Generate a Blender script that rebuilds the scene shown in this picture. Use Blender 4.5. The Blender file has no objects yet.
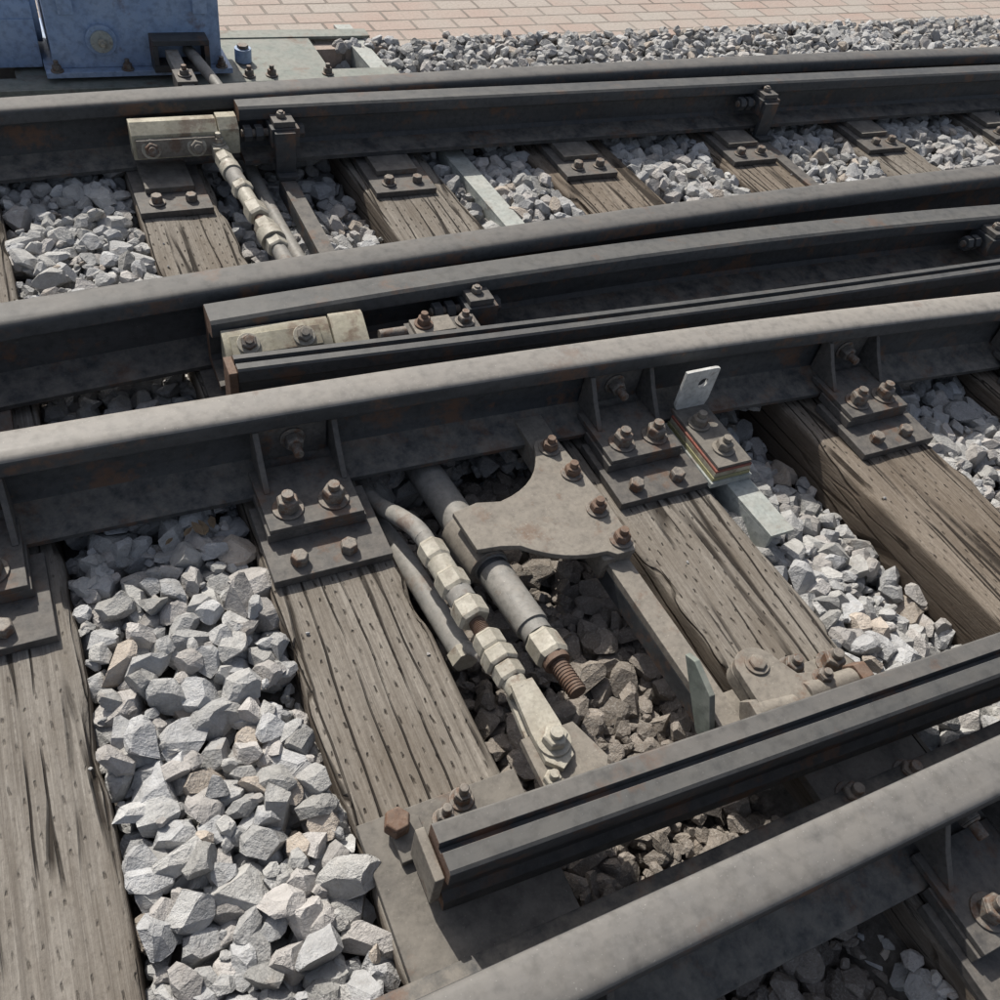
import bpy, bmesh, math, random
import numpy as np
from mathutils import Vector, Matrix, noise
random.seed(7); rng=np.random.default_rng(11)
D=bpy.data; S=bpy.context.scene; COL=bpy.context.collection

# ------------------------------------------------------------------ node helpers
class NT:
    def __init__(s,mat):
        s.t=mat.node_tree; s.n=s.t.nodes; s.l=s.t.links
    def put(s,node,i,v):
        if v is None: return
        if isinstance(v,bpy.types.NodeSocket): s.l.new(v,node.inputs[i])
        else: node.inputs[i].default_value=v
    def math(s,op,a,b=None,c=None,clamp=False):
        m=s.n.new("ShaderNodeMath"); m.operation=op; m.use_clamp=clamp
        s.put(m,0,a); s.put(m,1,b); s.put(m,2,c); return m.outputs[0]
    def noise(s,vec,scale,detail=4,rough=.55,dist=0):
        m=s.n.new("ShaderNodeTexNoise"); s.put(m,"Vector",vec); m.inputs["Scale"].default_value=scale
        m.inputs["Detail"].default_value=detail; m.inputs["Roughness"].default_value=rough; m.inputs["Distortion"].default_value=dist
        return m.outputs[0]
    def mapping(s,vec,sc=(1,1,1),rot=(0,0,0),loc=(0,0,0)):
        m=s.n.new("ShaderNodeMapping"); s.put(m,0,vec); m.inputs["Scale"].default_value=sc
        m.inputs["Rotation"].default_value=rot; m.inputs["Location"].default_value=loc; return m.outputs[0]
    def ramp(s,f,lo,hi,a=0.,b=1.):
        m=s.n.new("ShaderNodeMapRange"); s.put(m,0,f); m.inputs[1].default_value=lo; m.inputs[2].default_value=hi
        m.inputs[3].default_value=a; m.inputs[4].default_value=b; return m.outputs[0]
    def mix(s,f,a,b,mode='MIX'):
        m=s.n.new("ShaderNodeMix"); m.data_type='RGBA'; m.blend_type=mode
        s.put(m,0,f); s.put(m,6,a if not isinstance(a,tuple) else (*a[:3],1)); s.put(m,7,b if not isinstance(b,tuple) else (*b[:3],1))
        return m.outputs[2]
    def bump(s,h,strength=.4,dist=.002,normal=None):
        m=s.n.new("ShaderNodeBump"); m.inputs["Strength"].default_value=strength; m.inputs["Distance"].default_value=dist
        s.put(m,"Height",h); 
        if normal is not None: s.put(m,"Normal",normal)
        return m.outputs[0]
def newmat(name):
    m=D.materials.new(name); m.use_nodes=True; nt=NT(m)
    nt.bsdf=nt.n["Principled BSDF"]; tc=nt.n.new("ShaderNodeTexCoord"); nt.obj=tc.outputs["Object"]
    g=nt.n.new("ShaderNodeNewGeometry"); nt.geo=g
    return m,nt
def metal(name,base,second,rough=.55,met=0.,scale=25,dust=.35,dustcol=(.2,.18,.155),rust=0.,streak=0,bump=.35,spec=.35):
    m,nt=newmat(name); 
    vec=nt.obj if not streak else nt.mapping(nt.obj,(streak,1,1))
    n1=nt.noise(vec,scale,5,.66); n2=nt.noise(nt.obj,scale*5,3,.6)
    c=nt.mix(nt.ramp(n1,.38,.64),base,second)
    c=nt.mix(nt.ramp(n2,.45,.72,0,.5),c,tuple(x*.4 for x in base))
    if rust>0:
        n3=nt.noise(nt.obj,scale*.7,5,.72)
        c=nt.mix(nt.ramp(n3,.62-rust*.25,.70-rust*.2,0,min(1,.4+rust)),c,(.125,.068,.042))
    sx=nt.n.new("ShaderNodeSeparateXYZ"); nt.l.new(nt.geo.outputs["Normal"],sx.inputs[0])
    up=nt.ramp(sx.outputs[2],.15,.95)
    dn=nt.ramp(nt.noise(nt.obj,scale*1.7,4,.7),.36,.64)
    c=nt.mix(nt.math('MULTIPLY',nt.math('MULTIPLY',up,dn),dust),c,dustcol)
    sp=nt.noise(nt.obj,310,2,.5); c=nt.mix(nt.ramp(sp,.68,.74,0,.4),c,tuple(min(.6,x*1.9+.02) for x in second))
    nt.l.new(c,nt.bsdf.inputs["Base Color"]); 
    nt.l.new(nt.ramp(n1,.3,.7,rough-.08,rough+.15),nt.bsdf.inputs["Roughness"])
    nt.bsdf.inputs["Metallic"].default_value=met; nt.bsdf.inputs["Specular IOR Level"].default_value=spec
    hh=nt.math('ADD',n2,nt.math('MULTIPLY',n1,1.2))
    nt.l.new(nt.bump(hh,bump,.0015),nt.bsdf.inputs["Normal"])
    return m
M={}
M['steel']=metal("dark_painted_steel",(.036,.040,.045),(.068,.070,.073),.52,.0,14,.35,(.13,.12,.11),0.32,.15)
M['foot']=metal("rail_foot_steel",(.047,.048,.05),(.088,.086,.082),.65,.0,16,.7,(.20,.18,.155),0.3)
M['top']=metal("worn_rail_head",(.185,.175,.162),(.25,.234,.214),.60,.0,9,.35,(.27,.248,.22),0.08,.04,.25,.35)
M['topm']=metal("worn_grey_rail_head",(.12,.116,.111),(.175,.167,.158),.58,.0,9,.35,(.2,.185,.165),0.1,.05,.3,.35)
M['topd']=metal("dull_rail_head",(.078,.077,.076),(.125,.12,.113),.62,.0,9,.35,(.17,.155,.14),0.15,.05,.25,.35)
M['topp']=metal("planed_point_head",(.058,.060,.062),(.098,.097,.094),.6,.0,9,.3,(.15,.14,.125),0.12,.05,.25,.35)
M['plate']=metal("dusty_iron_plate",(.068,.065,.063),(.112,.104,.097),.66,.0,22,.6,(.165,.15,.133),0.28)
M['dplate']=metal("dusty_base_plate",(.10,.092,.083),(.15,.138,.122),.75,.0,14,.7,(.20,.183,.16),0.25,0,.6)
M['bolt']=metal("bolt_steel",(.115,.105,.095),(.205,.182,.158),.55,.1,60,.5,(.25,.22,.19),0.5)
M['rust']=metal("rusty_steel",(.11,.07,.052),(.175,.115,.085),.75,.0,40,.4,(.22,.175,.14),0.5)
M['cream']=metal("zinc_cream_fitting",(.44,.415,.35),(.32,.295,.24),.52,.0,30,.45,(.28,.25,.21),0.22)
M['blk']=metal("tan_spacer_block",(.42,.39,.30),(.30,.275,.205),.6,.0,18,.4,(.30,.272,.225),0.28)
M['galv']=metal("galvanised_bar",(.32,.345,.325),(.41,.425,.40),.55,.0,18,.4,(.29,.27,.235),0.1)
M['pipe']=metal("grey_painted_pipe",(.20,.196,.184),(.265,.256,.238),.58,.0,20,.5,(.26,.235,.205),0.18)
M['brown']=metal("dusty_grey_brown_bracket",(.165,.148,.127),(.23,.208,.178),.7,.0,22,.5,(.26,.233,.197),0.22)
M['blue']=metal("blue_machine_paint",(.25,.35,.53),(.31,.40,.55),.45,.0,12,.4,(.34,.37,.40),0.12)
M['green']=metal("grey_green_plate",(.15,.175,.155),(.23,.245,.22),.6,.0,10,.5,(.24,.225,.2),0.3)
M['white']=metal("white_painted_angle",(.58,.58,.56),(.45,.45,.43),.55,.0,25,.3,(.36,.33,.29),0.15)
M['red']=metal("red_insulation",(.27,.08,.055),(.2,.08,.06),.6,.0,30,.2)
M['yellow']=metal("yellow_insulation",(.33,.31,.16),(.26,.255,.15),.6,.0,30,.2)

# wood -------------------------------------------------------------
def wood(name,seed,base,dark,light,sl=.6):
    m,nt=newmat(name)
    v=nt.mapping(nt.obj,(1,1,1),(0,0,0),(seed*3.1,seed*1.7,0))
    sx=nt.n.new("ShaderNodeSeparateXYZ"); nt.l.new(v,sx.inputs[0])
    x,y=sx.outputs[0],sx.outputs[1]
    g1=nt.noise(nt.mapping(v,(75,1.0,75)),1,5,.68,.15)
    g2=nt.noise(nt.mapping(v,(260,5,260)),1,3,.7,.1)
    big=nt.noise(nt.mapping(v,(7,2.6,7)),1,5,.65)
    fine=nt.noise(nt.mapping(v,(190,90,190)),1,3,.7)
    c=nt.mix(nt.ramp(g1,.30,.62),dark,base); c=nt.mix(nt.ramp(g2,.46,.70,0,.7),c,light)
    c=nt.mix(nt.ramp(fine,.48,.72,0,.55),c,dark)
    c=nt.mix(nt.ramp(big,.45,.68,0,.65),c,(base[0]*.52,base[1]*.47,base[2]*.42))
    wv=nt.n.new("ShaderNodeTexVoronoi"); wv.feature='DISTANCE_TO_EDGE'
    wn=nt.noise(nt.mapping(v,(8,2.5,8)),1,3,.5)
    addv=nt.n.new("ShaderNodeVectorMath"); addv.operation='ADD'
    nt.l.new(nt.mapping(v,(26,.9,26)),addv.inputs[0])
    cmb=nt.n.new("ShaderNodeCombineXYZ"); nt.l.new(nt.math('MULTIPLY',wn,.7),cmb.inputs[0]); nt.l.new(cmb.outputs[0],addv.inputs[1])
    nt.l.new(addv.outputs[0],wv.inputs["Vector"]); wv.inputs["Scale"].default_value=1
    crack=nt.ramp(wv.outputs["Distance"],.012,.05,1,0)
    crack=nt.math('MULTIPLY',crack,nt.ramp(nt.noise(nt.mapping(v,(12,3.5,12)),1,2,.5),.40,.52))
    px=nt.math('DIVIDE',x,.0165); col=nt.math('FLOOR',px)
    wob=nt.noise(nt.mapping(v,(45,30,35)),1,3,.5)
    py=nt.math('ADD',nt.math('DIVIDE',y,.040),nt.math('ADD',nt.math('MULTIPLY',col,.5),nt.math('MULTIPLY',wob,.9)))
    fx=nt.math('ABSOLUTE',nt.math('SUBTRACT',nt.math('FRACT',px),nt.math('ADD',.15,nt.math('MULTIPLY',wob,.7))))
    fy=nt.math('ABSOLUTE',nt.math('SUBTRACT',nt.math('FRACT',py),.5))
    slit=nt.math('MULTIPLY',nt.ramp(fx,.04,.12,1,0),nt.ramp(fy,.06,.18,1,0))
    slit=nt.math('MULTIPLY',slit,nt.ramp(nt.noise(nt.mapping(v,(30,22,16)),1,3,.6),.40,.56,.0,1.))
    slit=nt.math('MULTIPLY',slit,sl)
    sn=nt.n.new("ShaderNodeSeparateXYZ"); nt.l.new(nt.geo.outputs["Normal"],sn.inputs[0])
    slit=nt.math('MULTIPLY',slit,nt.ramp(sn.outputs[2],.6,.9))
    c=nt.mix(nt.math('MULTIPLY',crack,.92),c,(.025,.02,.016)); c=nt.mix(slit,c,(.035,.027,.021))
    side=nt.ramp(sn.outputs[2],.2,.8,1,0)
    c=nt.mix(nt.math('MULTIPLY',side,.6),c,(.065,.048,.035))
    nt.l.new(c,nt.bsdf.inputs["Base Color"]); nt.bsdf.inputs["Roughness"].default_value=.88; nt.bsdf.inputs["Specular IOR Level"].default_value=.15
    h=nt.math('ADD',nt.math('MULTIPLY',g1,.6),nt.math('MULTIPLY',g2,.7)); h=nt.math('ADD',h,nt.math('MULTIPLY',fine,.4))
    h=nt.math('SUBTRACT',h,nt.math('MULTIPLY',crack,2.8)); h=nt.math('SUBTRACT',h,nt.math('MULTIPLY',slit,1.6))
    nt.l.new(nt.bump(h,.9,.003),nt.bsdf.inputs["Normal"])
    return m
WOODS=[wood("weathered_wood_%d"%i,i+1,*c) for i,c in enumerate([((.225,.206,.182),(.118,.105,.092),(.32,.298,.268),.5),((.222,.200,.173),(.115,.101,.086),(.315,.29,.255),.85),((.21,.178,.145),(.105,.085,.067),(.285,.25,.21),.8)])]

# stone -------------------------------------------------------------
def stone():
    m,nt=newmat("ballast_stone")
    a=nt.n.new("ShaderNodeAttribute"); a.attribute_name="stone_col"
    n1=nt.noise(nt.obj,45,5,.65); n2=nt.noise(nt.obj,240,3,.7)
    c=nt.mix(nt.ramp(n1,.35,.65,.0,.6),a.outputs["Color"],(.58,.57,.56),'MULTIPLY')
    c=nt.mix(nt.ramp(n2,.5,.72,0,.4),c,(.48,.465,.445))
    c=nt.mix(nt.ramp(nt.noise(nt.obj,17,3,.6),.6,.75,0,.35),c,(.27,.215,.165))
    nt.l.new(c,nt.bsdf.inputs["Base Color"]); nt.bsdf.inputs["Roughness"].default_value=.85; nt.bsdf.inputs["Specular IOR Level"].default_value=.25
    h=nt.math('ADD',nt.math('MULTIPLY',n1,2.0),nt.math('MULTIPLY',n2,.6))
    nt.l.new(nt.bump(h,.85,.005),nt.bsdf.inputs["Normal"]); return m
M['stone']=stone()
def bedmat():
    m,nt=newmat("stone_dust_bed"); n=nt.noise(nt.obj,60,6,.7)
    v=nt.n.new("ShaderNodeTexVoronoi"); nt.put(v,"Vector",nt.obj); v.inputs["Scale"].default_value=45
    c=nt.mix(nt.ramp(n,.35,.65),(.07,.06,.052),(.17,.155,.138)); c=nt.mix(nt.ramp(v.outputs["Distance"],.2,.6,0,.5),c,(.045,.038,.032))
    nt.l.new(c,nt.bsdf.inputs["Base Color"]); nt.bsdf.inputs["Roughness"].default_value=.95
    nt.l.new(nt.bump(n,.9,.01),nt.bsdf.inputs["Normal"]); return m
M['bed']=bedmat()
def pavemat():
    m,nt=newmat("brick_paving")
    v=nt.mapping(nt.obj,(1,1,1),(0,0,math.radians(-3.0)))
    b=nt.n.new("ShaderNodeTexBrick"); nt.put(b,"Vector",v); b.offset=.5
    b.inputs["Scale"].default_value=1; b.inputs["Brick Width"].default_value=.17; b.inputs["Row Height"].default_value=.085
    b.inputs["Mortar Size"].default_value=.006; b.inputs["Mortar Smooth"].default_value=.4; b.inputs["Bias"].default_value=0
    b.inputs["Color1"].default_value=(.36,.26,.22,1); b.inputs["Color2"].default_value=(.37,.33,.295,1); b.inputs["Mortar"].default_value=(.14,.115,.095,1)
    n=nt.noise(nt.obj,5,5,.6); n2=nt.noise(nt.obj,90,4,.7)
    c=nt.mix(nt.ramp(n,.33,.68,0,.65),b.outputs["Color"],(.35,.32,.285)); c=nt.mix(nt.ramp(n2,.4,.7,0,.5),c,(.2,.17,.145))
    nt.l.new(c,nt.bsdf.inputs["Base Color"]); nt.bsdf.inputs["Roughness"].default_value=.9
    h=nt.math('ADD',nt.math('MULTIPLY',b.outputs["Fac"],-1.5),nt.math('MULTIPLY',n2,.5))
    nt.l.new(nt.bump(h,.8,.004),nt.bsdf.inputs["Normal"]); return m
M['pave']=pavemat()
def soil():
    m,nt=newmat("soil"); n=nt.noise(nt.obj,3,8,.65)
    nt.l.new(nt.mix(nt.ramp(n,.35,.65),(.10,.085,.065),(.19,.17,.14)),nt.bsdf.inputs["Base Color"]); nt.bsdf.inputs["Roughness"].default_value=.95; return m
M['soil']=soil()
def leafm():
    m,nt=newmat("dry_leaf"); n=nt.noise(nt.obj,30,4,.6)
    nt.l.new(nt.mix(nt.ramp(n,.35,.65),(.15,.10,.06),(.24,.18,.11)),nt.bsdf.inputs["Base Color"]); nt.bsdf.inputs["Roughness"].default_value=.8; return m
M['leaf']=leafm()

# ------------------------------------------------------------------ mesh builder
class MB:
    def __init__(s): s.v=[];s.f=[];s.m=[];s.mats=[]
    def mi(s,k):
        mt=M[k] if isinstance(k,str) else k
        if mt not in s.mats: s.mats.append(mt)
        return s.mats.index(mt)
    def add(s,vs,fs,mat):
        o=len(s.v); s.v+= [tuple(p) for p in vs]; i=s.mi(mat) if not isinstance(mat,list) else None
        for k,f in enumerate(fs):
            s.f.append([o+j for j in f]); s.m.append(i if i is not None else s.mi(mat[k]))
    def box(s,x0,x1,y0,y1,z0,z1,mat,skew=0.):
        vs=[(x+skew*(y),y,z) for z in(z0,z1) for y in(y0,y1) for x in(x0,x1)]
        s.add(vs,[(0,2,3,1),(4,5,7,6),(0,1,5,4),(2,6,7,3),(0,4,6,2),(1,3,7,5)],mat)
    def bar(s,a0,a1,y0,b0,b1,y1,z0,z1,mat):
        vs=[(a0,y0,z0),(a1,y0,z0),(b0,y1,z0),(b1,y1,z0),(a0,y0,z1),(a1,y0,z1),(b0,y1,z1),(b1,y1,z1)]
        s.add(vs,[(0,2,3,1),(4,5,7,6),(0,1,5,4),(2,6,7,3),(0,4,6,2),(1,3,7,5)],mat)
    def prism(s,poly,z0,z1,mat,axis='z'):
        ar=sum(poly[i][0]*poly[(i+1)%len(poly)][1]-poly[(i+1)%len(poly)][0]*poly[i][1] for i in range(len(poly)))
        if ar<0: poly=poly[::-1]
        n=len(poly)
        def P(p,t):
            return (p[0],p[1],t) if axis=='z' else ((t,p[0],p[1]) if axis=='x' else (p[0],t,p[1]))
        vs=[P(p,z0) for p in poly]+[P(p,z1) for p in poly]
        fs=[tuple(range(n))[::-1],tuple(range(n,2*n))]+[(i,(i+1)%n,n+(i+1)%n,n+i) for i in range(n)]
        if axis=='y': fs=[f[::-1] for f in fs]
        s.add(vs,fs,mat)
    def cyl(s,p0,p1,r,mat,seg=20,r1=None,rot=0.):
        p0=Vector(p0);p1=Vector(p1); d=(p1-p0).normalized(); a=d.orthogonal().normalized() if abs(d.z)>.99 else d.cross(Vector((0,0,1))).normalized()
        b=d.cross(a); r1=r if r1 is None else r1
        vs=[];n=seg
        for p,rr in((p0,r),(p1,r1)):
            for i in range(n):
                t=2*math.pi*i/n+rot; vs.append(p+(a*math.cos(t)+b*math.sin(t))*rr)
        fs=[tuple(range(n))[::-1],tuple(range(n,2*n))]+[(i,(i+1)%n,n+(i+1)%n,n+i) for i in range(n)]
        s.add(vs,fs,mat)
    def tube(s,pts,r,mat,seg=16):
        pts=[Vector(p) for p in pts]
        q=[]
        for k in range(len(pts)-1):
            p0=pts[max(k-1,0)];p1=pts[k];p2=pts[k+1];p3=pts[min(k+2,len(pts)-1)]
            for j in range(5):
                t=j/5; q.append(.5*((2*p1)+(p2-p0)*t+(2*p0-5*p1+4*p2-p3)*t*t+(3*p1-p0-3*p2+p3)*t**3))
        q.append(pts[-1]); pts=q; n=seg; vs=[]
        for k,p in enumerate(pts):
            d=(pts[min(k+1,len(pts)-1)]-pts[max(k-1,0)]).normalized(); a=d.cross(Vector((0,0,1))).normalized(); b=d.cross(a)
            for i in range(n):
                t=2*math.pi*i/n; vs.append(p+(a*math.cos(t)+b*math.sin(t))*r)
        fs=[tuple(range(n))[::-1],tuple(range(n*(len(pts)-1),n*len(pts)))]
        for k in range(len(pts)-1):
            for i in range(n): fs.append((k*n+i,k*n+(i+1)%n,(k+1)*n+(i+1)%n,(k+1)*n+i))
        s.add(vs,fs,mat)
    def bolt(s,p,ax=(0,0,1),r=.019,h=.018,mat='bolt',washer=True,stud=.012,wm=None):
        p=Vector(p); ax=Vector(ax).normalized(); z=0
        if washer: s.cyl(p,p+ax*.004,r*1.35,wm or mat,20); z=.004
        rt=random.random()*3
        s.cyl(p+ax*z,p+ax*(z+h*.82),r,mat,6,rot=rt); s.cyl(p+ax*(z+h*.82),p+ax*(z+h),r,mat,6,r1=r*.86,rot=rt)
        if stud: s.cyl(p+ax*(z+h),p+ax*(z+h+stud),r*.52,mat,12); 
    def make(s,name,bevel=.0015,loc=None,subs=2):
        me=D.meshes.new(name); vs=s.v
        o=Vector(loc) if loc else Vector((0,0,0))
        me.from_pydata([tuple(Vector(v)-o) for v in vs],[],s.f)
        for mt in s.mats: me.materials.append(mt)
        me.polygons.foreach_set("material_index",s.m); me.polygons.foreach_set("use_smooth",[True]*len(s.f)); me.update()
        me.set_sharp_from_angle(angle=math.radians(32))
        ob=D.objects.new(name,me); ob.location=o; COL.objects.link(ob)
        if bevel:
            b=ob.modifiers.new("bevel",'BEVEL'); b.width=bevel; b.segments=subs; b.limit_method='ANGLE'; b.angle_limit=math.radians(40); b.harden_normals=True; b.use_clamp_overlap=True
        return ob
def curve(pts):
    xs=[p[0] for p in pts];ys=[p[1] for p in pts]; c=np.polyfit(xs,ys,2); a,b=min(xs),max(xs)
    def f(x):
        if x<a: return float(np.polyval(c,a)+(x-a)*(2*c[0]*a+c[1]))
        if x>b: return float(np.polyval(c,b)+(x-b)*(2*c[0]*b+c[1]))
        return float(np.polyval(c,x))
    return f
def loft(profiles,mats,name,bevel=0):
    mb=MB(); n=len(profiles[0][1]); vs=[]
    for x,p in profiles:
        vs+=[(x,a,b) for a,b in p]
    fs=[];mk=[]
    for k in range(len(profiles)-1):
        for i in range(n):
            j=(i+1)%n; fs.append((k*n+i,(k+1)*n+i,(k+1)*n+j,k*n+j)); q=profiles[k][1]; mk.append(mats((q[i][0]+q[j][0])/2,(q[i][1]+q[j][1])/2,i))
    fs.append(tuple(range(n))); mk.append('rust'); fs.append(tuple(range(n*(len(profiles)-1),n*len(profiles)))[::-1]); mk.append('rust')
    mb.add(vs,fs,mk)
    ob=mb.make(name,bevel)
    bm=bmesh.new(); bm.from_mesh(ob.data); bmesh.ops.recalc_face_normals(bm,faces=bm.faces); bm.to_mesh(ob.data); bm.free()
    return ob
ZB=.02
def railprof(c,FW=.08,HW=.038,H=.16,zb=ZB):
    h=[(FW,0),(FW,.009),(FW-.004,.012),(.026,.023),(.012,.034),(.0085,.05),(.0085,.104),(.013,.115),(HW-.003,.121),(HW,.125),(HW,.148),(HW-.0015,.153),(HW-.005,.1568),(HW-.011,.159),(HW*.4,.1605)]
    return [(c+a,zb+b) for a,b in h]+[(c-a,zb+b) for a,b in h[::-1]]
XS=[-2.2+.25*i for i in range(36)]
R1=curve([(0,2.385),(1.33,2.455),(3.6,2.50)])
R2=curve([(-.1,1.556),(.95,1.625),(2.7,1.67)])
R3=curve([(-.15,1.205),(.75,1.19),(2.1,1.11)])
R4=curve([(-2.2,.18),(2,.168),(7,.15)])
for t,fw,tm in((R1,.08,'topd'),(R2,.08,'topd'),(R3,.085,'top'),(R4,.085,'topm')):
    loft([(x,railprof(t(x),fw)) for x in XS],lambda y,z,i,tm=tm: tm if z>.1735 else ('foot' if z<ZB+.03 else 'steel'),"steel_rail")
def pointprof(yf,w,zt=.17,zb=.035):
    wf=max(w-.032,.012)
    return [(yf-.04,zb),(yf+w-.004,zb),(yf+w-.004,zt-.05),(yf+w,zt-.045),(yf+w,zt-.006),(yf+w-.006,zt),(yf+.009,zt),(yf+.002,zt-.005),(yf,zt-.012),(yf,zt-.032),(yf+.003,zt-.036),(yf+wf,zt-.046),(yf+wf,zb+.03),(yf+wf-.008,zb+.02),(yf-.04,zb+.011)]
def pm(zt):
    return lambda y,z,i: 'topp' if z>zt-.004 else ('foot' if i in(13,14) else 'steel')
P1f=lambda x:2.318+.004*x
xs=[.5+.25*i for i in range(23)]
loft([(x,pointprof(P1f(x),min(.066,R1(x)-.0395-P1f(x)))) for x in xs],pm(.17),"switch_point_rail")
P2=curve([(.27,1.452),(1.13,1.485),(1.8,1.475),(2.53,1.445)])
loft([(x,pointprof(P2(x),min(.07,R2(x)-.0395-P2(x)))) for x in [.235+.2*i for i in range(27)]],pm(.17),"switch_point_rail")
G2=curve([(.26,1.325),(1.02,1.288),(2.3,1.248)])
def g2prof(y):
    zt=.152;zb=.03
    return [(y,zb),(y+.05,zb),(y+.05,zt-.004),(y+.046,zt),(y+.034,zt),(y+.032,zt-.012),(y+.022,zt-.012),(y+.020,zt),(y+.004,zt),(y,zt-.004),(y,zt-.03),(y+.008,zt-.038),(y+.008,zb+.03),(y,zb+.022)]
loft([(x,g2prof(G2(x))) for x in [.255+.25*i for i in range(23)]],lambda y,z,i:'topp' if i in(2,3,7,8) else 'steel',"check_rail")
mb=MB(); mb.box(.238,.2545,1.325,1.378,.035,.146,'rust'); mb.make("check_rail_end_plate",.002)
G=curve([(.27,.33),(1.32,.29),(3,.235)])
def gprof(y):
    zt=.145;zb=.022
    return [(y-.005,zb),(y+.07,zb),(y+.07,zt-.003),(y+.067,zt),(y+.041,zt),(y+.039,zt-.014),(y+.033,zt-.014),(y+.030,zt-.004),(y+.006,zt-.006),(y+.001,zt-.010),(y,zt-.040),(y+.010,zt-.048),(y+.010,zb+.032),(y-.002,zb+.022)]
loft([(x,gprof(G(x))) for x in [.275,.5,.8,1.1,1.32,1.7,2.2,3]],lambda y,z,i:'topd' if i in(2,3) else ('topp' if i in(7,8) else ('foot' if i==13 else 'steel')),"movable_switch_rail",.001)

# ------------------------------------------------------------------ ties
TIES=[(-1.55,0,-1.31,0),(-.95,0,-.71,0),(-.345,0,-.10,.0),(.20,0,.452,-.022),(.93,-.065,1.172,-.06),(1.52,-.072,1.79,-.06),(2.09,-.04,2.35,-.04),(2.68,-.04,2.94,-.04),(3.33,-.04,3.58,-.04),(3.93,-.03,4.18,-.03),(4.55,-.03,4.8,-.03),(5.15,-.03,5.4,-.03)]
def tie_lr(t,y): return t[0]+t[1]*y, t[2]+t[3]*y
for ti,t in enumerate(TIES):
    bm=bmesh.new(); ny=170
    rows=[]
    y0,y1=-.75,2.72
    for j in range(ny+1):
        y=y0+(y1-y0)*j/ny; L,R=tie_lr(t,y); w=R-L; row=[]
        top=[(L,-.16),(L,-.08),(L,-.009),(L+.003,-.003),(L+.009,0)]+[(L+w*k/14,0) for k in range(1,14)]+[(R-.009,0),(R-.003,-.003),(R,-.009),(R,-.08),(R,-.16)]
        for i,(x,z) in enumerate(top):
            q=Vector((x*14+ti*7,y*3.2,z*14)); dn=noise.noise(q); d2=noise.noise(Vector((x*60,y*6,z*60+ti*3)))
            edge=1 if (i in(2,3,4) or i in(len(top)-5,len(top)-4,len(top)-3)) else 0
            ch=max(0,noise.noise(Vector((ti*9.1+ (5 if i<8 else 0),y*9,2.2)))-.12)*.03*edge
            inx=1 if i<8 else -1
            row.append(bm.verts.new((x+dn*.003+inx*ch*.8,y,z+dn*.0025+d2*.0018-ch)))
        rows.append(row)
    for a,b in zip(rows[:-1],rows[1:]):
        for i in range(len(a)-1): bm.faces.new((a[i],a[i+1],b[i+1],b[i]))
    bm.faces.new(rows[0]); bm.faces.new(rows[-1][::-1])
    bmesh.ops.recalc_face_normals(bm,faces=bm.faces)
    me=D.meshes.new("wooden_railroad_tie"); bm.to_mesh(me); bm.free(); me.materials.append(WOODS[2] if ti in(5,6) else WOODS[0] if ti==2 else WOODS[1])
    me.polygons.foreach_set("use_smooth",[True]*len(me.polygons)); me.set_sharp_from_angle(angle=math.radians(50))
    ob=D.objects.new("wooden_railroad_tie",me); COL.objects.link(ob)

# ------------------------------------------------------------------ rail braces
def brace(cx,yc,sgn=-1,name="rail_brace_plate",w=.19):
    mb=MB(); Y=lambda a,b:(min(yc+sgn*a,yc+sgn*b),max(yc+sgn*a,yc+sgn*b))
    y0,y1=Y(.10,.275); mb.box(cx-w/2-.012,cx+w/2+.012,y0-.0,y1,.001,.019,'plate')
    y0,y1=Y(.0855,.19); mb.box(cx-w/2,cx+w/2-.01,y0,y1,.020,.040,'plate')
    y0,y1=Y(.04,.19); mb.box(cx-w/2+.004,cx+w/2-.014,y0,y1,.0405,.052,'plate')
    y0,y1=Y(.010,.020); mb.box(cx-.066,cx+.062,y0,y1,.0525,.130,'plate')
    for dx in(-.078,.066):
        mb.prism([(yc+sgn*.011,.0525),(yc+sgn*.0112,.138),(yc+sgn*.034,.138),(yc+sgn*.062,.10),(yc+sgn*.105,.0525)],cx+dx,cx+dx+.011,'plate','x')
    mb.bolt((cx-.003,yc+sgn*.020,.098),(0,sgn,.0),.018,.02,'bolt',True,.024)
    for dx in(-.045,.035): mb.bolt((cx+dx+random.uniform(-.004,.004),yc+sgn*.148,.0522),(0,0,1),.021,.024,'bolt',True,.013)
    for dx in(-.055,.04): mb.bolt((cx+dx+random.uniform(-.006,.006),yc+sgn*.243,.0192),(0,0,1),.0165,.02,'bolt',False,0)
    mb.make(name,.0016,(cx,yc,0))
for cx in(-1.43,-.83,-.235,.318,1.005,1.625,2.20,2.78,3.42,4.02): brace(cx,R3(cx))
for cx in(-.83,-.235,.33,1.04,1.66,2.23): brace(cx,R4(cx),-1)
def slide(cx,yf,yb,name="slide_plate",bo=True):
    mb=MB(); mb.box(cx-.088,cx+.088,yf,yb,.001,.018,'plate'); 
    mb.box(cx-.06,cx+.06,yf+.085,yb-.002,.0185,.034,'dplate')
    if bo:
        for dx in(-.035,.04): mb.bolt((cx+dx+random.uniform(-.006,.006),yf+.042,.0185),(0,0,1),.015,.018,'bolt',random.random()<.5,0)
    mb.make(name,.0015,(cx,(yf+yb)/2,0))
for t in TIES:
    for yf,yb in((2.115,2.385),(1.385,1.60)):
        L,R=tie_lr(t,(yf+yb)/2); c=(L+R)/2
        slide(c-.01,yf,yb)

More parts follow.
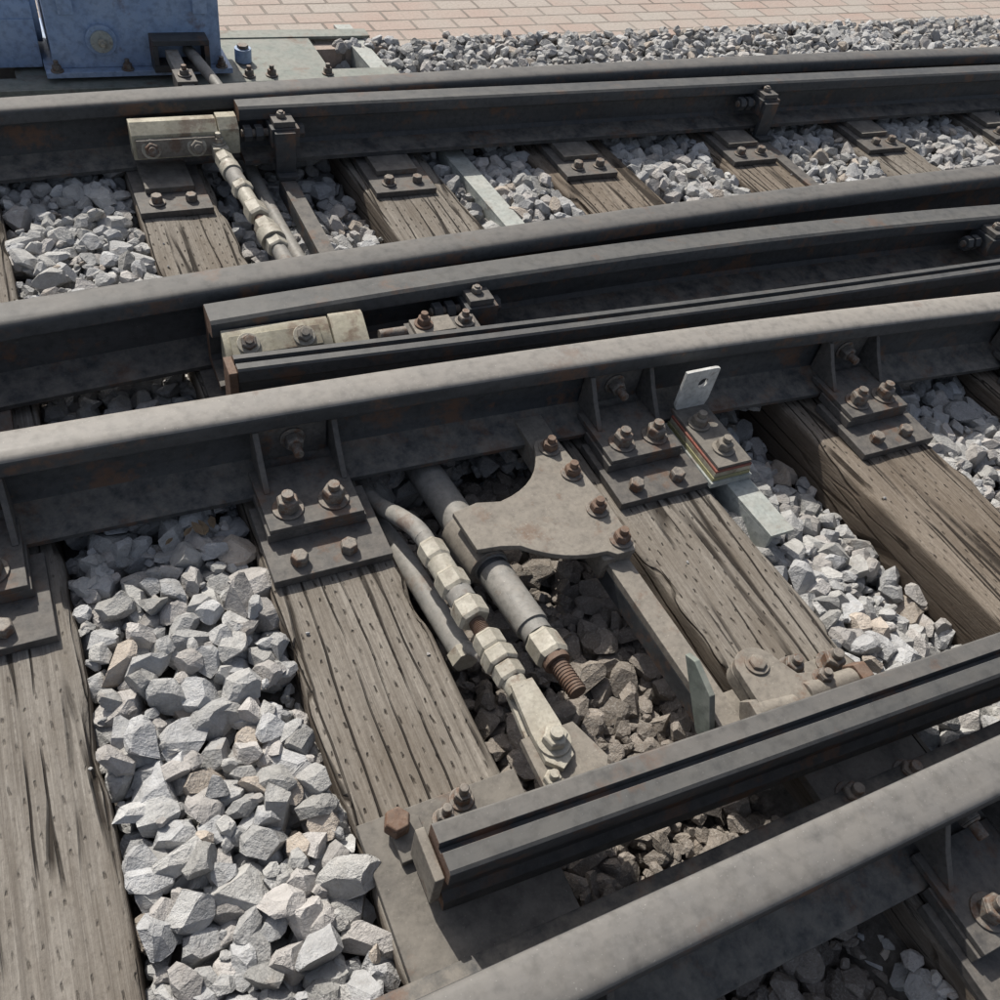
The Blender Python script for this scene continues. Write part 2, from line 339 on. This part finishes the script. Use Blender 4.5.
# ------------------------------------------------------------------ spacer blocks & clamps
def spacer(x0,x1,yf,z0,z1,name="insulated_spacer_block"):
    mb=MB(); xm=x0+(x1-x0)*.80; b0=yf+.05
    mb.prism([(yf,z0),(b0,z0),(b0,z1),(yf+.028,z1),(yf,z1-.022)],x0,xm,'blk','x')
    mb.prism([(yf-.004,z0+.004),(b0,z0+.004),(b0,z1+.006),(yf+.022,z1+.006),(yf-.004,z1-.016)],xm+.002,x1,'blk','x')
    mb.box(x0+.008,xm-.01,yf-.010,yf-.0005,z0+.008,z1-.030,'brown')
    for fx in(.16,.58): mb.bolt((x0+(x1-x0)*fx,yf-.010,(z0+z1)/2-.010),(0,-.9,.25),.018,.014,'bolt' if fx<.5 else 'brown',True,.007,'cream')
    mb.make(name,.0025,(x0,yf,.1))
spacer(.225,.49,2.285,.065,.150)
mb=MB()
mb.prism([(1.388,.075),(1.388,.118),(1.392,.124),(1.440,.152),(1.450,.152),(1.450,.075)],.25,.462,'blk','x')
mb.prism([(1.384,.078),(1.384,.126),(1.436,.157),(1.450,.157),(1.450,.078)],.464,.535,'blk','x')
sl=Vector((0,-.50,.86))
mb.prism([(1.394,.1262),(1.430,.1472),(1.427,.1530),(1.391,.1320)],.262,.44,'blk','x')
for x in(.295,.405): mb.bolt((x,1.4095,.1425),sl,.0165,.012,'bolt' if x<.35 else 'brown',True,.006,'cream')
mb.make("insulated_spacer_block",.002,(.25,1.4,.1))
def clamp(cx,yf,post=True,name="point_rail_clamp"):
    mb=MB()
    mb.box(cx-.03,cx+.045,yf-.05,yf+.03,.085,.135,'steel'); mb.box(cx-.022,cx+.035,yf-.043,yf+.02,.1355,.15,'plate')
    mb.bolt((cx+.005,yf-.012,.1505),(0,0,1),.013,.012,'bolt',False,.004)
    mb.cyl((cx-.10,yf-.01,.11),(cx-.03,yf-.01,.11),.010,'bolt',14)
    for xx in(-.095,-.065): mb.cyl((cx+xx,yf-.01,.11),(cx+xx+.02,yf-.01,.11),.021,'steel',6)
    mb.cyl((cx+.045,yf-.01,.11),(cx+.065,yf-.01,.11),.019,'steel',6)
    if post:
        mb.box(cx-.024,cx+.03,yf-.065,yf-.0505,.0,.13,'steel')
        mb.box(cx-.02,cx+.022,yf-.50,yf-.066,.0,.010,'plate'); mb.box(cx-.02,cx-.010,yf-.50,yf-.066,-.04,-.0005,'steel')
        mb.box(cx-.024,cx+.03,yf-.09,yf-.0655,.012,.022,'steel')
    mb.make(name,.002,(cx,yf,.1))
clamp(.60,2.315); clamp(2.24,2.325)
clamp(.80,1.475,False); clamp(2.42,1.44,False)
mb=MB(); mb.box(.62,.78,1.365,1.42,.09,.128,'plate'); mb.box(.63,.72,1.368,1.417,.1285,.138,'brown'); mb.bolt((.655,1.395,.1385),(0,0,1),.015,.014,'rust'); mb.bolt((.75,1.395,.1285),(0,0,1),.016,.014,'bolt'); mb.cyl((.56,1.40,.122),(.62,1.40,.122),.012,'bolt',14)
mb.make("fastener_bracket",.0015,(.7,1.39,.1))

# ------------------------------------------------------------------ rods
def rod_chain(mb,p0,p1,segs):
    p0=Vector(p0);p1=Vector(p1);L=(p1-p0).length;d=(p1-p0)/L
    for a,b,r,n,mt in segs:
        A=p0+d*a*L;B=p0+d*b*L
        if n==6:
            mb.cyl(A,A+(B-A)*.15,r*.88,mt,6,r1=r,rot=.4); mb.cyl(A+(B-A)*.15,A+(B-A)*.85,r,mt,6,rot=.4); mb.cyl(A+(B-A)*.85,B,r,mt,6,r1=r*.88,rot=.4)
        else: mb.cyl(A,B,r,mt,24)
mb=MB()
rod_chain(mb,(.432,2.27,.085),(.482,1.74,.045),[(0,.14,.013,20,'cream'),(.05,.13,.024,6,'cream'),(.14,.2,.026,20,'cream'),(.2,.30,.022,20,'pipe'),(.30,.36,.027,6,'cream'),(.36,.46,.02,20,'cream'),(.46,.56,.028,6,'cream'),(.56,.60,.014,20,'rust'),(.60,.67,.027,6,'cream'),(.67,.74,.031,20,'cream'),(.74,.80,.027,6,'cream'),(.80,1.,.019,20,'pipe')])
mb.box(.415,.455,2.25,2.315,.07,.10,'cream'); mb.bolt((.435,2.28,.1005),(0,0,1),.014,.012,'cream')
mb.make("adjustable_switch_rod",.0012)
mb=MB(); mb.tube([(.53,2.35,-.02),(.535,2.1,-.03),(.545,1.9,-.035),(.55,1.6,-.04)],.018,'pipe'); mb.tube([(.49,2.35,-.06),(.50,2.05,-.06),(.52,1.7,-.06)],.022,'steel')
mb.make("operating_pipe",.001)
mb=MB()
mb.bar(1.160,1.220,.745,1.05,1.11,3.25,.002,.010,'galv'); mb.bar(1.160,1.168,.745,1.05,1.058,3.25,-.06,.0015,'galv')
mb.make("galvanised_gauge_bar",.001)

# white insulated angle
mb=MB(); x0,x1=1.118,1.208
mb.box(x0-.01,x1+.005,.895,1.085,.0105,.024,'galv'); mb.box(x0-.006,x1,.90,1.08,.0245,.034,'yellow'); mb.box(x0-.004,x1-.002,.902,1.078,.0345,.046,'blk'); mb.box(x0-.004,x1-.002,.902,1.078,.0465,.052,'red')
mb.box(x0,x1-.004,.905,1.09,.0525,.060,'dplate')
def plate_hole(mb,x0,x1,z0,z1,y,th,hc,hr,mat):
    n=32; inner=[];outer=[]
    for i in range(n):
        t=2*math.pi*i/n; c,s_=math.cos(t),math.sin(t); inner.append((hc[0]+hr*c,hc[1]+hr*s_))
        k=min((x1-hc[0])/c if c>1e-6 else 1e9,(x0-hc[0])/c if c<-1e-6 else 1e9,(z1-hc[1])/s_ if s_>1e-6 else 1e9,(z0-hc[1])/s_ if s_<-1e-6 else 1e9)
        outer.append((hc[0]+k*c,hc[1]+k*s_))
    vs=[(a,yy,b) for yy in(y,y+th) for ring in(inner,outer) for a,b in ring]
    I=lambda l,r,i:l*2*n+r*n+i%n; fs=[]
    for i in range(n):
        fs.append((I(0,0,i),I(0,1,i),I(0,1,i+1),I(0,0,i+1))); fs.append((I(1,0,i),I(1,0,i+1),I(1,1,i+1),I(1,1,i)))
        fs.append((I(0,0,i),I(0,0,i+1),I(1,0,i+1),I(1,0,i))); fs.append((I(0,1,i),I(1,1,i),I(1,1,i+1),I(0,1,i+1)))
    mb.add(vs,fs,mat)
plate_hole(mb,x0,x1-.004,.0605,.164,1.082,.008,((x0+x1)/2+.008,.128),.012,'white')
mb.bolt((1.15,1.03,.0605),(0,0,1),.018,.018,'brown'); mb.bolt((1.16,.95,.0605),(0,0,1),.018,.018,'brown')
mb.make("insulated_angle_bracket",.0008)

# ------------------------------------------------------------------ centre rods
mb=MB()
mb.tube([(.435,1.3,-.045),(.44,1.16,-.04),(.447,1.08,-.02),(.462,1.0,.025),(.474,.95,.045),(.478,.92,.05)],.0175,'pipe')
rod_chain(mb,(.478,.925,.05),(.508,.545,.055),[(0,.10,.017,20,'pipe'),(.06,.17,.026,6,'cream'),(.17,.27,.023,20,'cream'),(.25,.36,.029,6,'cream'),(.36,.42,.024,20,'pipe'),(.42,.53,.030,6,'cream'),(.53,.63,.013,20,'rust'),(.61,.70,.026,6,'cream'),(.70,.78,.030,6,'cream'),(.78,.86,.026,6,'cream'),(.86,.92,.020,20,'cream')])
for k in range(9):
    y=.925-(.54+.008*k)*.38; mb.cyl((.4943+.0002*k,y,.0528),(.4945+.0002*k,y-.0016,.0528),.0145,'rust',18)
for dz in(.036,.068): mb.prism([(.490,.585),(.528,.585),(.535,.50),(.53,.445),(.505,.43),(.485,.45),(.484,.5)],dz-.006,dz+.006,'cream')
mb.bolt((.51,.475,.0745),(0,0,1),.020,.016,'cream',True,.01); mb.cyl((.51,.475,.0),(.51,.475,.03),.014,'cream',16)
mb.prism([(.47,.50),(.56,.50),(.585,.43),(.56,.395),(.47,.395)],.045,.060,'brown'); mb.bolt((.485,.425,.0605),(0,0,1),.014,.012,'cream',False)
mb.make("adjustable_switch_rod",.0012)
mb=MB()
mb.tube([(.42,1.3,-.06),(.435,1.1,-.055),(.458,.95,-.04),(.478,.72,-.03)],.022,'pipe'); mb.tube([(.478,.76,-.03),(.483,.72,-.015),(.487,.69,.01),(.488,.66,.03)],.010,'pipe')
mb.cyl((.478,.725,-.030),(.479,.70,-.0295),.027,'cream',6)
mb.make("grey_conduit_pipe",.001)
mb=MB(); p0=(.565,1.30,-.045); p1=(.607,.555,.028)
rod_chain(mb,p0,p1,[(0,.60,.034,28,'pipe'),(.60,.615,.030,28,'steel'),(.615,.80,.031,28,'pipe'),(.80,.83,.027,28,'pipe'),(.83,.90,.031,6,'cream'),(.90,.915,.024,20,'rust'),(.915,1.0,.0155,20,'rust')])
for k in range(10):
    a=Vector(p0).lerp(Vector(p1),.92+.008*k); b=Vector(p0).lerp(Vector(p1),.922+.008*k); mb.cyl(a,b,.017,'rust',18)
mb.make("throw_rod_pipe",.0012)
mb=MB(); zt=.045
def arc(p0,p1,bulge,n=8):
    p0=Vector((*p0,0));p1=Vector((*p1,0)); d=p1-p0; nrm=Vector((-d.y,d.x,0)); out=[]
    for i in range(n+1):
        t=i/n; q=p0+d*t+nrm*bulge*4*t*(1-t); out.append((q.x,q.y))
    return out
poly=[(.548,.955),(.60,.965)]+arc((.645,.955),(.775,1.075),-.16)+[(.785,1.085),(.828,1.085),(.845,.90),(.845,.785),(.838,.772),(.80,.772)]+arc((.785,.785),(.635,.845),.10)+[(.60,.855),(.556,.86)]
mb.prism(poly,zt,zt+.012,'brown')
mb.box(.775,.838,.774,1.24,-.01,.0445,'brown')
for (x,y) in((.80,1.055),(.812,.98),(.815,.88),(.822,.80)): mb.bolt((x,y,zt+.0125),(0,0,1),.0165,.016,'rust',True,.012,'bolt')
mb.cyl((.575,.965,-.012),(.586,.855,.0),.039,'brown',28)
mb.make("triangular_rod_bracket",.002)
mb=MB()
mb.bar(.80,.845,.40,.787,.832,.80,.012,.030,'brown'); mb.bar(.80,.81,.40,.787,.797,.80,-.03,.0115,'steel')
mb.make("connecting_flat_bar",.0015)
# hinge lug
mb=MB()
mb.box(.847,1.11,.36,.475,.001,.02,'brown')
circ=[(.905+.038*math.cos(a),.485+.032*math.sin(a)) for a in np.linspace(.15*math.pi,1.05*math.pi,12)]
mb.prism(circ+[(.865,.42),(.885,.385),(1.02,.385),(1.03,.43),(.965,.445)],.050,.066,'brown')
mb.prism(circ[:]+[(.868,.44),(.94,.44)],.0215,.049,'brown')
mb.bolt((.905,.483,.0665),(0,0,1),.016,.006,'brown',True,0)
mb.prism([(.40,-.02),(.445,-.02),(.535,.082),(.512,.094),(.455,.075)],.786,.797,'green','x')
mb.cyl((.845,.41,.055),(.93,.40,.055),.018,'brown',20); mb.cyl((.84,.41,.055),(.855,.409,.055),.028,'brown',6)
mb.cyl((.96,.41,.055),(1.07,.405,.055),.02,'brown',20); mb.cyl((1.06,.405,.055),(1.085,.405,.055),.028,'rust',6)
mb.bolt((.985,.468,.03),(0,0,1),.018,.022,'bolt'); mb.bolt((1.07,.455,.0205),(0,0,1),.02,.024,'bolt'); mb.bolt((1.0,.42,.0665),(0,0,1),.014,.014,'bolt',True,.008)
mb.make("hinged_rod_lug",.0025)
mb=MB()
mb.box(.205,.455,.20,.478,.001,.020,'dplate',.0)
mb.prism([(.245,.40),(.29,.40),(.29,.455),(.265,.475),(.245,.455)],.0205,.034,'dplate')
mb.bolt((.255,.452,.0345),(0,0,1),.020,.026,'rust',False,0); mb.bolt((.325,.44,.0205),(0,0,1),.014,.022,'bolt',True,.02); mb.bolt((.36,.46,.0205),(0,0,1),.014,.02,'bolt',True,.018)
mb.box(.258,.272,.335,.408,.04,.12,'brown')
mb.make("rail_base_plate",.002)
mb=MB(); mb.box(.89,1.12,.20,.355,.001,.020,'dplate'); mb.bolt((.94,.245,.0205),mat='bolt'); mb.bolt((1.06,.24,.0205),mat='bolt'); mb.make("rail_base_plate",.002)
mb=MB(); mb.box(1.50,1.76,.16,.42,.001,.020,'dplate'); mb.bolt((1.55,.39,.0205),mat='bolt'); mb.bolt((1.7,.39,.0205),mat='bolt'); mb.make("rail_base_plate",.002)

# ------------------------------------------------------------------ switch machine
mb=MB()
mb.box(-.35,1.14,2.80,2.87,.012,.022,'green'); mb.box(-.35,1.14,2.79,2.799,-.03,.022,'green'); mb.box(-.35,1.14,3.12,3.18,.012,.022,'green')
mb.box(.0,.92,2.871,3.119,.010,.018,'green')
mb.box(.08,.60,2.83,3.22,.035,.05,'blue')
mb.box(.105,.575,2.86,3.20,.0505,.27,'blue'); mb.box(.095,.585,2.85,3.21,.2705,.30,'blue')
mb.box(.13,.55,2.87,3.19,.3005,.315,'blue')
for x in(.16,.52): mb.box(x-.02,x+.02,2.845,2.859,.20,.285,'blue')
mb.cyl((.24,2.86,.13),(.24,2.845,.13),.042,'blue',28); mb.cyl((.24,2.845,.13),(.24,2.835,.13),.03,'galv',28); mb.bolt((.24,2.835,.13),(0,-1,0),.012,.012,'cream',False)
mb.box(-.33,.078,2.92,3.16,.03,.16,'blue'); mb.cyl((-.33,3.04,.16),(.078,3.04,.16),.115,'blue',32)
for x in(-.2,-.05): mb.cyl((x,3.04,.16),(x+.02,3.04,.16),.123,'blue',32)
mb.cyl((.04,3.04,.16),(.094,3.04,.16),.10,'blue',32)
mb.box(.37,.53,2.80,2.859,.055,.075,'steel'); mb.box(.37,.53,2.80,2.859,.13,.145,'steel'); mb.box(.37,.385,2.80,2.859,.0755,.1295,'steel'); mb.box(.515,.53,2.80,2.859,.0755,.1295,'steel')
for x in(.11,.57,.3): mb.bolt((x,2.842,.0505),(0,0,1),.013,.014,'bolt')
for x in(.65,.72,.9): mb.bolt((x,2.835,.0225),(0,0,1),.014,.016,'bolt')
mb.cyl((.66,2.95,.02),(.66,2.95,.06),.026,'blue',24); mb.cyl((.66,2.95,.06),(.66,2.95,.07),.018,'bolt',6)
mb.make("switch_machine",.004)
mb=MB()
mb.box(.405,.440,2.44,2.81,.092,.118,'pipe'); mb.box(.395,.45,2.58,2.66,.085,.126,'plate'); mb.bolt((.422,2.62,.1265),(0,0,1),.014,.012,'bolt')
mb.make("lock_rod",.002)
mb=MB(); mb.tube([(.475,2.85,.10),(.49,2.75,.10),(.52,2.6,.08),(.54,2.45,.05)],.016,'pipe'); mb.make("throw_rod",.002)

# ------------------------------------------------------------------ ground, paving
def sheet(name,x0,x1,y0,y1,z,mat,nx=1,ny=1,fn=None):
    vs=[];fs=[]
    for j in range(ny+1):
        for i in range(nx+1):
            x=x0+(x1-x0)*i/nx;y=y0+(y1-y0)*j/ny; vs.append((x,y,z+(fn(x,y) if fn else 0)))
    for j in range(ny):
        for i in range(nx): a=j*(nx+1)+i; fs.append((a,a+1,a+nx+2,a+nx+1))
    me=D.meshes.new(name); me.from_pydata(vs,[],fs); me.materials.append(M[mat]); o=D.objects.new(name,me); COL.objects.link(o); return o
sheet("ground",-150,150,-150,150,-.26,'soil')
pe=lambda x:3.075+.045*(x-1.1)
me=D.meshes.new("brick_pavement"); xa,xb=-12,16
me.from_pydata([(xa,pe(xa),.0),(xb,pe(xb),.0),(xb,14,.0),(xa,14,.0),(xa,pe(xa),-.25),(xb,pe(xb),-.25),(xb,14,-.25),(xa,14,-.25)],[],[(0,1,2,3),(4,5,1,0),(5,6,2,1),(6,7,3,2),(7,4,0,3)])
me.materials.append(M['pave']); o=D.objects.new("brick_pavement",me); COL.objects.link(o)

# ------------------------------------------------------------------ ballast
def target(x,y):
    h=-.008+.014*noise.noise(Vector((x*3,y*3,0)))
    if y<1.15:
        if .44<x<.90: h=-.105+.02*noise.noise(Vector((x*5,y*5,3)))
        elif 1.12<x<1.50: h=-.045-.06*max(0,min(1,(x-1.2)/.2))
        elif x>1.7: h=-.045
    elif y<2.4 and .41<x<.80: h=-.065
    elif 1.25<y<1.75: h=-.05
    if y>2.5: h=-.035+.04*min(1,(y-2.5)/.5) if x>1.1 else -.06
    return h
def proto(bev):
    bm=bmesh.new(); bmesh.ops.create_icosphere(bm,subdivisions=1 if not bev else 2,radius=1.3)
    nc=random.randint(9,13)
    for _ in range(nc):
        nrm=Vector((random.gauss(0,1),random.gauss(0,1),random.gauss(0,1))).normalized(); d=random.uniform(.58,.95)
        g=bm.verts[:]+bm.edges[:]+bm.faces[:]
        bmesh.ops.bisect_plane(bm,geom=g,plane_co=nrm*d,plane_no=nrm,clear_outer=True)
        h2=bmesh.new()
        for v in bm.verts: h2.verts.new(v.co)
        bmesh.ops.convex_hull(h2,input=h2.verts)
        bmesh.ops.delete(h2,geom=[v for v in h2.verts if not v.link_faces],context='VERTS')
        bm.free(); bm=h2
    bmesh.ops.dissolve_limit(bm,angle_limit=math.radians(12),verts=bm.verts,edges=bm.edges)
    if bev: bmesh.ops.bevel(bm,geom=list(bm.edges),offset=.045,segments=1,affect='EDGES',clamp_overlap=True)
    bmesh.ops.triangulate(bm,faces=bm.faces)
    for v in bm.verts: v.co+=Vector((random.uniform(-1,1),random.uniform(-1,1),random.uniform(-1,1)))*.022
    V=np.array([v.co[:] for v in bm.verts],dtype=np.float32); F=np.array([[v.index for v in f.verts] for f in bm.faces],dtype=np.int32); bm.free()
    return V,F
PN=[proto(True) for _ in range(40)]; PF=[proto(False) for _ in range(30)]
X0,X1,Y0,Y1=-1.0,5.3,-.5,3.35; cell=.008
NX=int((X1-X0)/cell);NY=int((Y1-Y0)/cell)
H=np.full((NX,NY),-.2,dtype=np.float32)
for ix in range(0,NX,5):
    for iy in range(0,NY,5): H[ix:ix+5,iy:iy+5]=target(X0+ix*cell,Y0+iy*cell)-.055
allV=[];allF=[];allC=[];off=0;cnt=0
sheet("ballast_bed",X0-3,X1+3,Y0-1,3.1,-.055,'bed',160,80,lambda x,y:(target(x,y) if X0<x<X1 else -.03)+.008*noise.noise(Vector((x*15,y*15,1))))
def in_tie(x,y,r):
    if y<3.1 and .68<y:
        bx=1.165-.0447*(y-.68)
        if bx-.012<x<bx+.068 and y>.85: return True
    if y>2.72+r: return False
    for t in TIES:
        L,R=tie_lr(t,y)
        if L-r*.38<x<R+r*.38: return True
    return False
def emit(x,y,z,sx,sy,sz,V,F,pit):
    global off,cnt
    rot=np.array(Matrix.Rotation(random.uniform(0,6.283),3,'Z')@Matrix.Rotation(random.gauss(0,.35),3,'X')@Matrix.Rotation(random.gauss(0,.35),3,'Y'))
    R0=np.array(Matrix.Rotation(random.uniform(0,6.283),3,Vector((random.gauss(0,1),random.gauss(0,1),random.gauss(0,1))).normalized()))
    vv=(V@R0.T)*np.array([sx,sy,sz])@rot.T+np.array([x,y,z])
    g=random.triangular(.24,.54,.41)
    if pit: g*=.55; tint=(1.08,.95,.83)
    else: tint=random.choice([(1.,1.,.99),(1.01,1,.97),(.985,.995,1.01),(1.03,.985,.95)])
    if random.random()<.05: tint=(1.06,.93,.80)
    allV.append(vv.astype(np.float32)); allF.append(F+off); allC.append(np.tile(np.array([g*tint[0],g*tint[1],g*tint[2],1.],dtype=np.float32),(len(V),1))); off+=len(V); cnt+=1
def place(x,y,r,small):
    if y>pe(x)-.01: return
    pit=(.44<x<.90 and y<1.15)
    if in_tie(x,y,r): return
    sx,sy,sz=r*random.uniform(.95,1.45),r*random.uniform(.8,1.05),r*random.uniform(.65,.9)
    ix=int((x-X0)/cell);iy=int((y-Y0)/cell);w=max(1,int(r*.7/cell))
    sub=H[ix-w:ix+w+1,iy-w:iy+w+1]
    if sub.size==0: return
    base=float(np.percentile(sub,50)); z=base+sz*.5; tg=target(x,y)
    if z+sz*.6>tg+(.002 if small else .012)+random.uniform(-.006,.010): return
    w2=int(r/cell)+1
    a0=max(0,ix-w2);a1=min(NX,ix+w2+1);b0=max(0,iy-w2);b1=min(NY,iy+w2+1)
    dx=(np.arange(a0,a1)-ix)*cell; dy=(np.arange(b0,b1)-iy)*cell
    q=1-(dx[:,None]**2+dy[None,:]**2)/(r*r); m=q>0
    top=z+sz*.9*np.sqrt(np.clip(q,0,1)); reg=H[a0:a1,b0:b1]; reg[m]=np.maximum(reg[m],top[m])
    near=(y<1.7 and x<2.4 and not small)
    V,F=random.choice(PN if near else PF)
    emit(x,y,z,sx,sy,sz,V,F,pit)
for k in range(62000):
    x=random.uniform(X0+.05,X1-.05); y=random.uniform(Y0+.05,Y1-.05); r=random.triangular(.014,.036,.024)
    if y>2.45: r*=.8
    if .44<x<.90 and y<1.15: r*=.9
    place(x,y,r,False)
for k in range(55000):
    place(random.uniform(X0+.05,X1-.05),random.uniform(Y0+.05,Y1-.05),random.uniform(.007,.016),True)
for k in range(120):
    t=random.choice(TIES[1:9]); y=random.uniform(-.3,2.6); L,R=tie_lr(t,y); e=abs(random.gauss(0,.03)); x=L+e if random.random()<.5 else R-e
    if not(L+.008<x<R-.008): continue
    r=random.uniform(.0012,.004); emit(x,y,r*.6,r,r,r*.7,*random.choice(PF),False)
# stones spilled over the paving edge
for k in range(330):
    x=random.uniform(1.0,5.2); y=pe(x)+random.uniform(-.02,.0)+abs(random.gauss(0,.022)); r=random.uniform(.007,.019)
    emit(x,y,r*.5,r*1.2,r,r*.75,*random.choice(PF),False)
print("stones",cnt)
V=np.concatenate(allV);F=np.concatenate(allF);Cc=np.concatenate(allC)
me=D.meshes.new("ballast_gravel"); me.vertices.add(len(V)); me.vertices.foreach_set("co",V.ravel())
me.loops.add(F.size); me.loops.foreach_set("vertex_index",F.ravel()); me.polygons.add(len(F)); me.polygons.foreach_set("loop_start",np.arange(0,F.size,3,dtype=np.int32))
me.update(calc_edges=True); ca=me.color_attributes.new("stone_col",'FLOAT_COLOR','POINT'); ca.data.foreach_set("color",Cc.ravel())
me.polygons.foreach_set("use_smooth",[False]*len(F)); me.materials.append(M['stone']); o=D.objects.new("ballast_gravel",me); COL.objects.link(o)
# a few dry leaves caught beside the rail foot
mb=MB()
for k in range(6):
    x,y=random.gauss(.13,.03),random.gauss(1.08,.02)
    ix=int((x-X0)/cell);iy=int((y-Y0)/cell); z=float(H[ix,iy])
    L=random.uniform(.010,.020); W=L*random.uniform(.3,.5)
    rot=Matrix.Rotation(random.uniform(0,6.3),3,'Z')@Matrix.Rotation(random.gauss(0,.35),3,'X')
    vs=[Vector(p) for p in((-L,0,0),(-L*.3,W,.004),(L*.4,W*.8,.003),(L,0,.004),(L*.4,-W*.8,.005),(-L*.3,-W,.003),(0,0,-.001))]
    mb.add([rot@v+Vector((x,y,z+.006)) for v in vs],[(0,6,1),(1,6,2),(2,6,3),(3,6,4),(4,6,5),(5,6,0)],'leaf')
mb.make("dry_leaves",0)

# ------------------------------------------------------------------ light, world, camera
sd=Vector((-.18,1.0,0)).normalized(); el=math.radians(46); sd=Vector((sd.x*math.cos(el),sd.y*math.cos(el),math.sin(el)))
L=D.lights.new("sun",'SUN'); L.energy=5.0; L.angle=math.radians(.5); L.color=(1,.95,.86); lo=D.objects.new("sun",L); COL.objects.link(lo); lo.rotation_euler=(-sd).to_track_quat('-Z','Y').to_euler()
W=D.worlds.new("World"); S.world=W; W.use_nodes=True; n=W.node_tree.nodes; sk=n.new("ShaderNodeTexSky"); sk.sky_type='NISHITA'; sk.sun_disc=False; sk.sun_elevation=el; sk.sun_rotation=math.atan2(sd.x,sd.y)
sk.dust_density=3.0; sk.air_density=1.0
hs=n.new("ShaderNodeHueSaturation"); hs.inputs["Saturation"].default_value=.62
W.node_tree.links.new(sk.outputs[0],hs.inputs["Color"]); W.node_tree.links.new(hs.outputs[0],n["Background"].inputs[0]); n["Background"].inputs[1].default_value=.125
S.view_settings.view_transform='Standard'; S.view_settings.look='None'; S.view_settings.exposure=0
cam=D.cameras.new("camera"); cam.sensor_width=36; cam.lens=36*.897; cam.clip_start=.02; cam.clip_end=1000; co=D.objects.new("camera",cam); COL.objects.link(co); S.camera=co
Xc=Vector((.898,-.4126,.151)).normalized();Yc=Vector((.2139,.7109,.6696));Yc=(Yc-Xc*Yc.dot(Xc)).normalized();Zc=Xc.cross(Yc)
co.matrix_world=Matrix(((Xc.x,Yc.x,Zc.x,0),(Xc.y,Yc.y,Zc.y,0),(Xc.z,Yc.z,Zc.z,1.28),(0,0,0,1)))
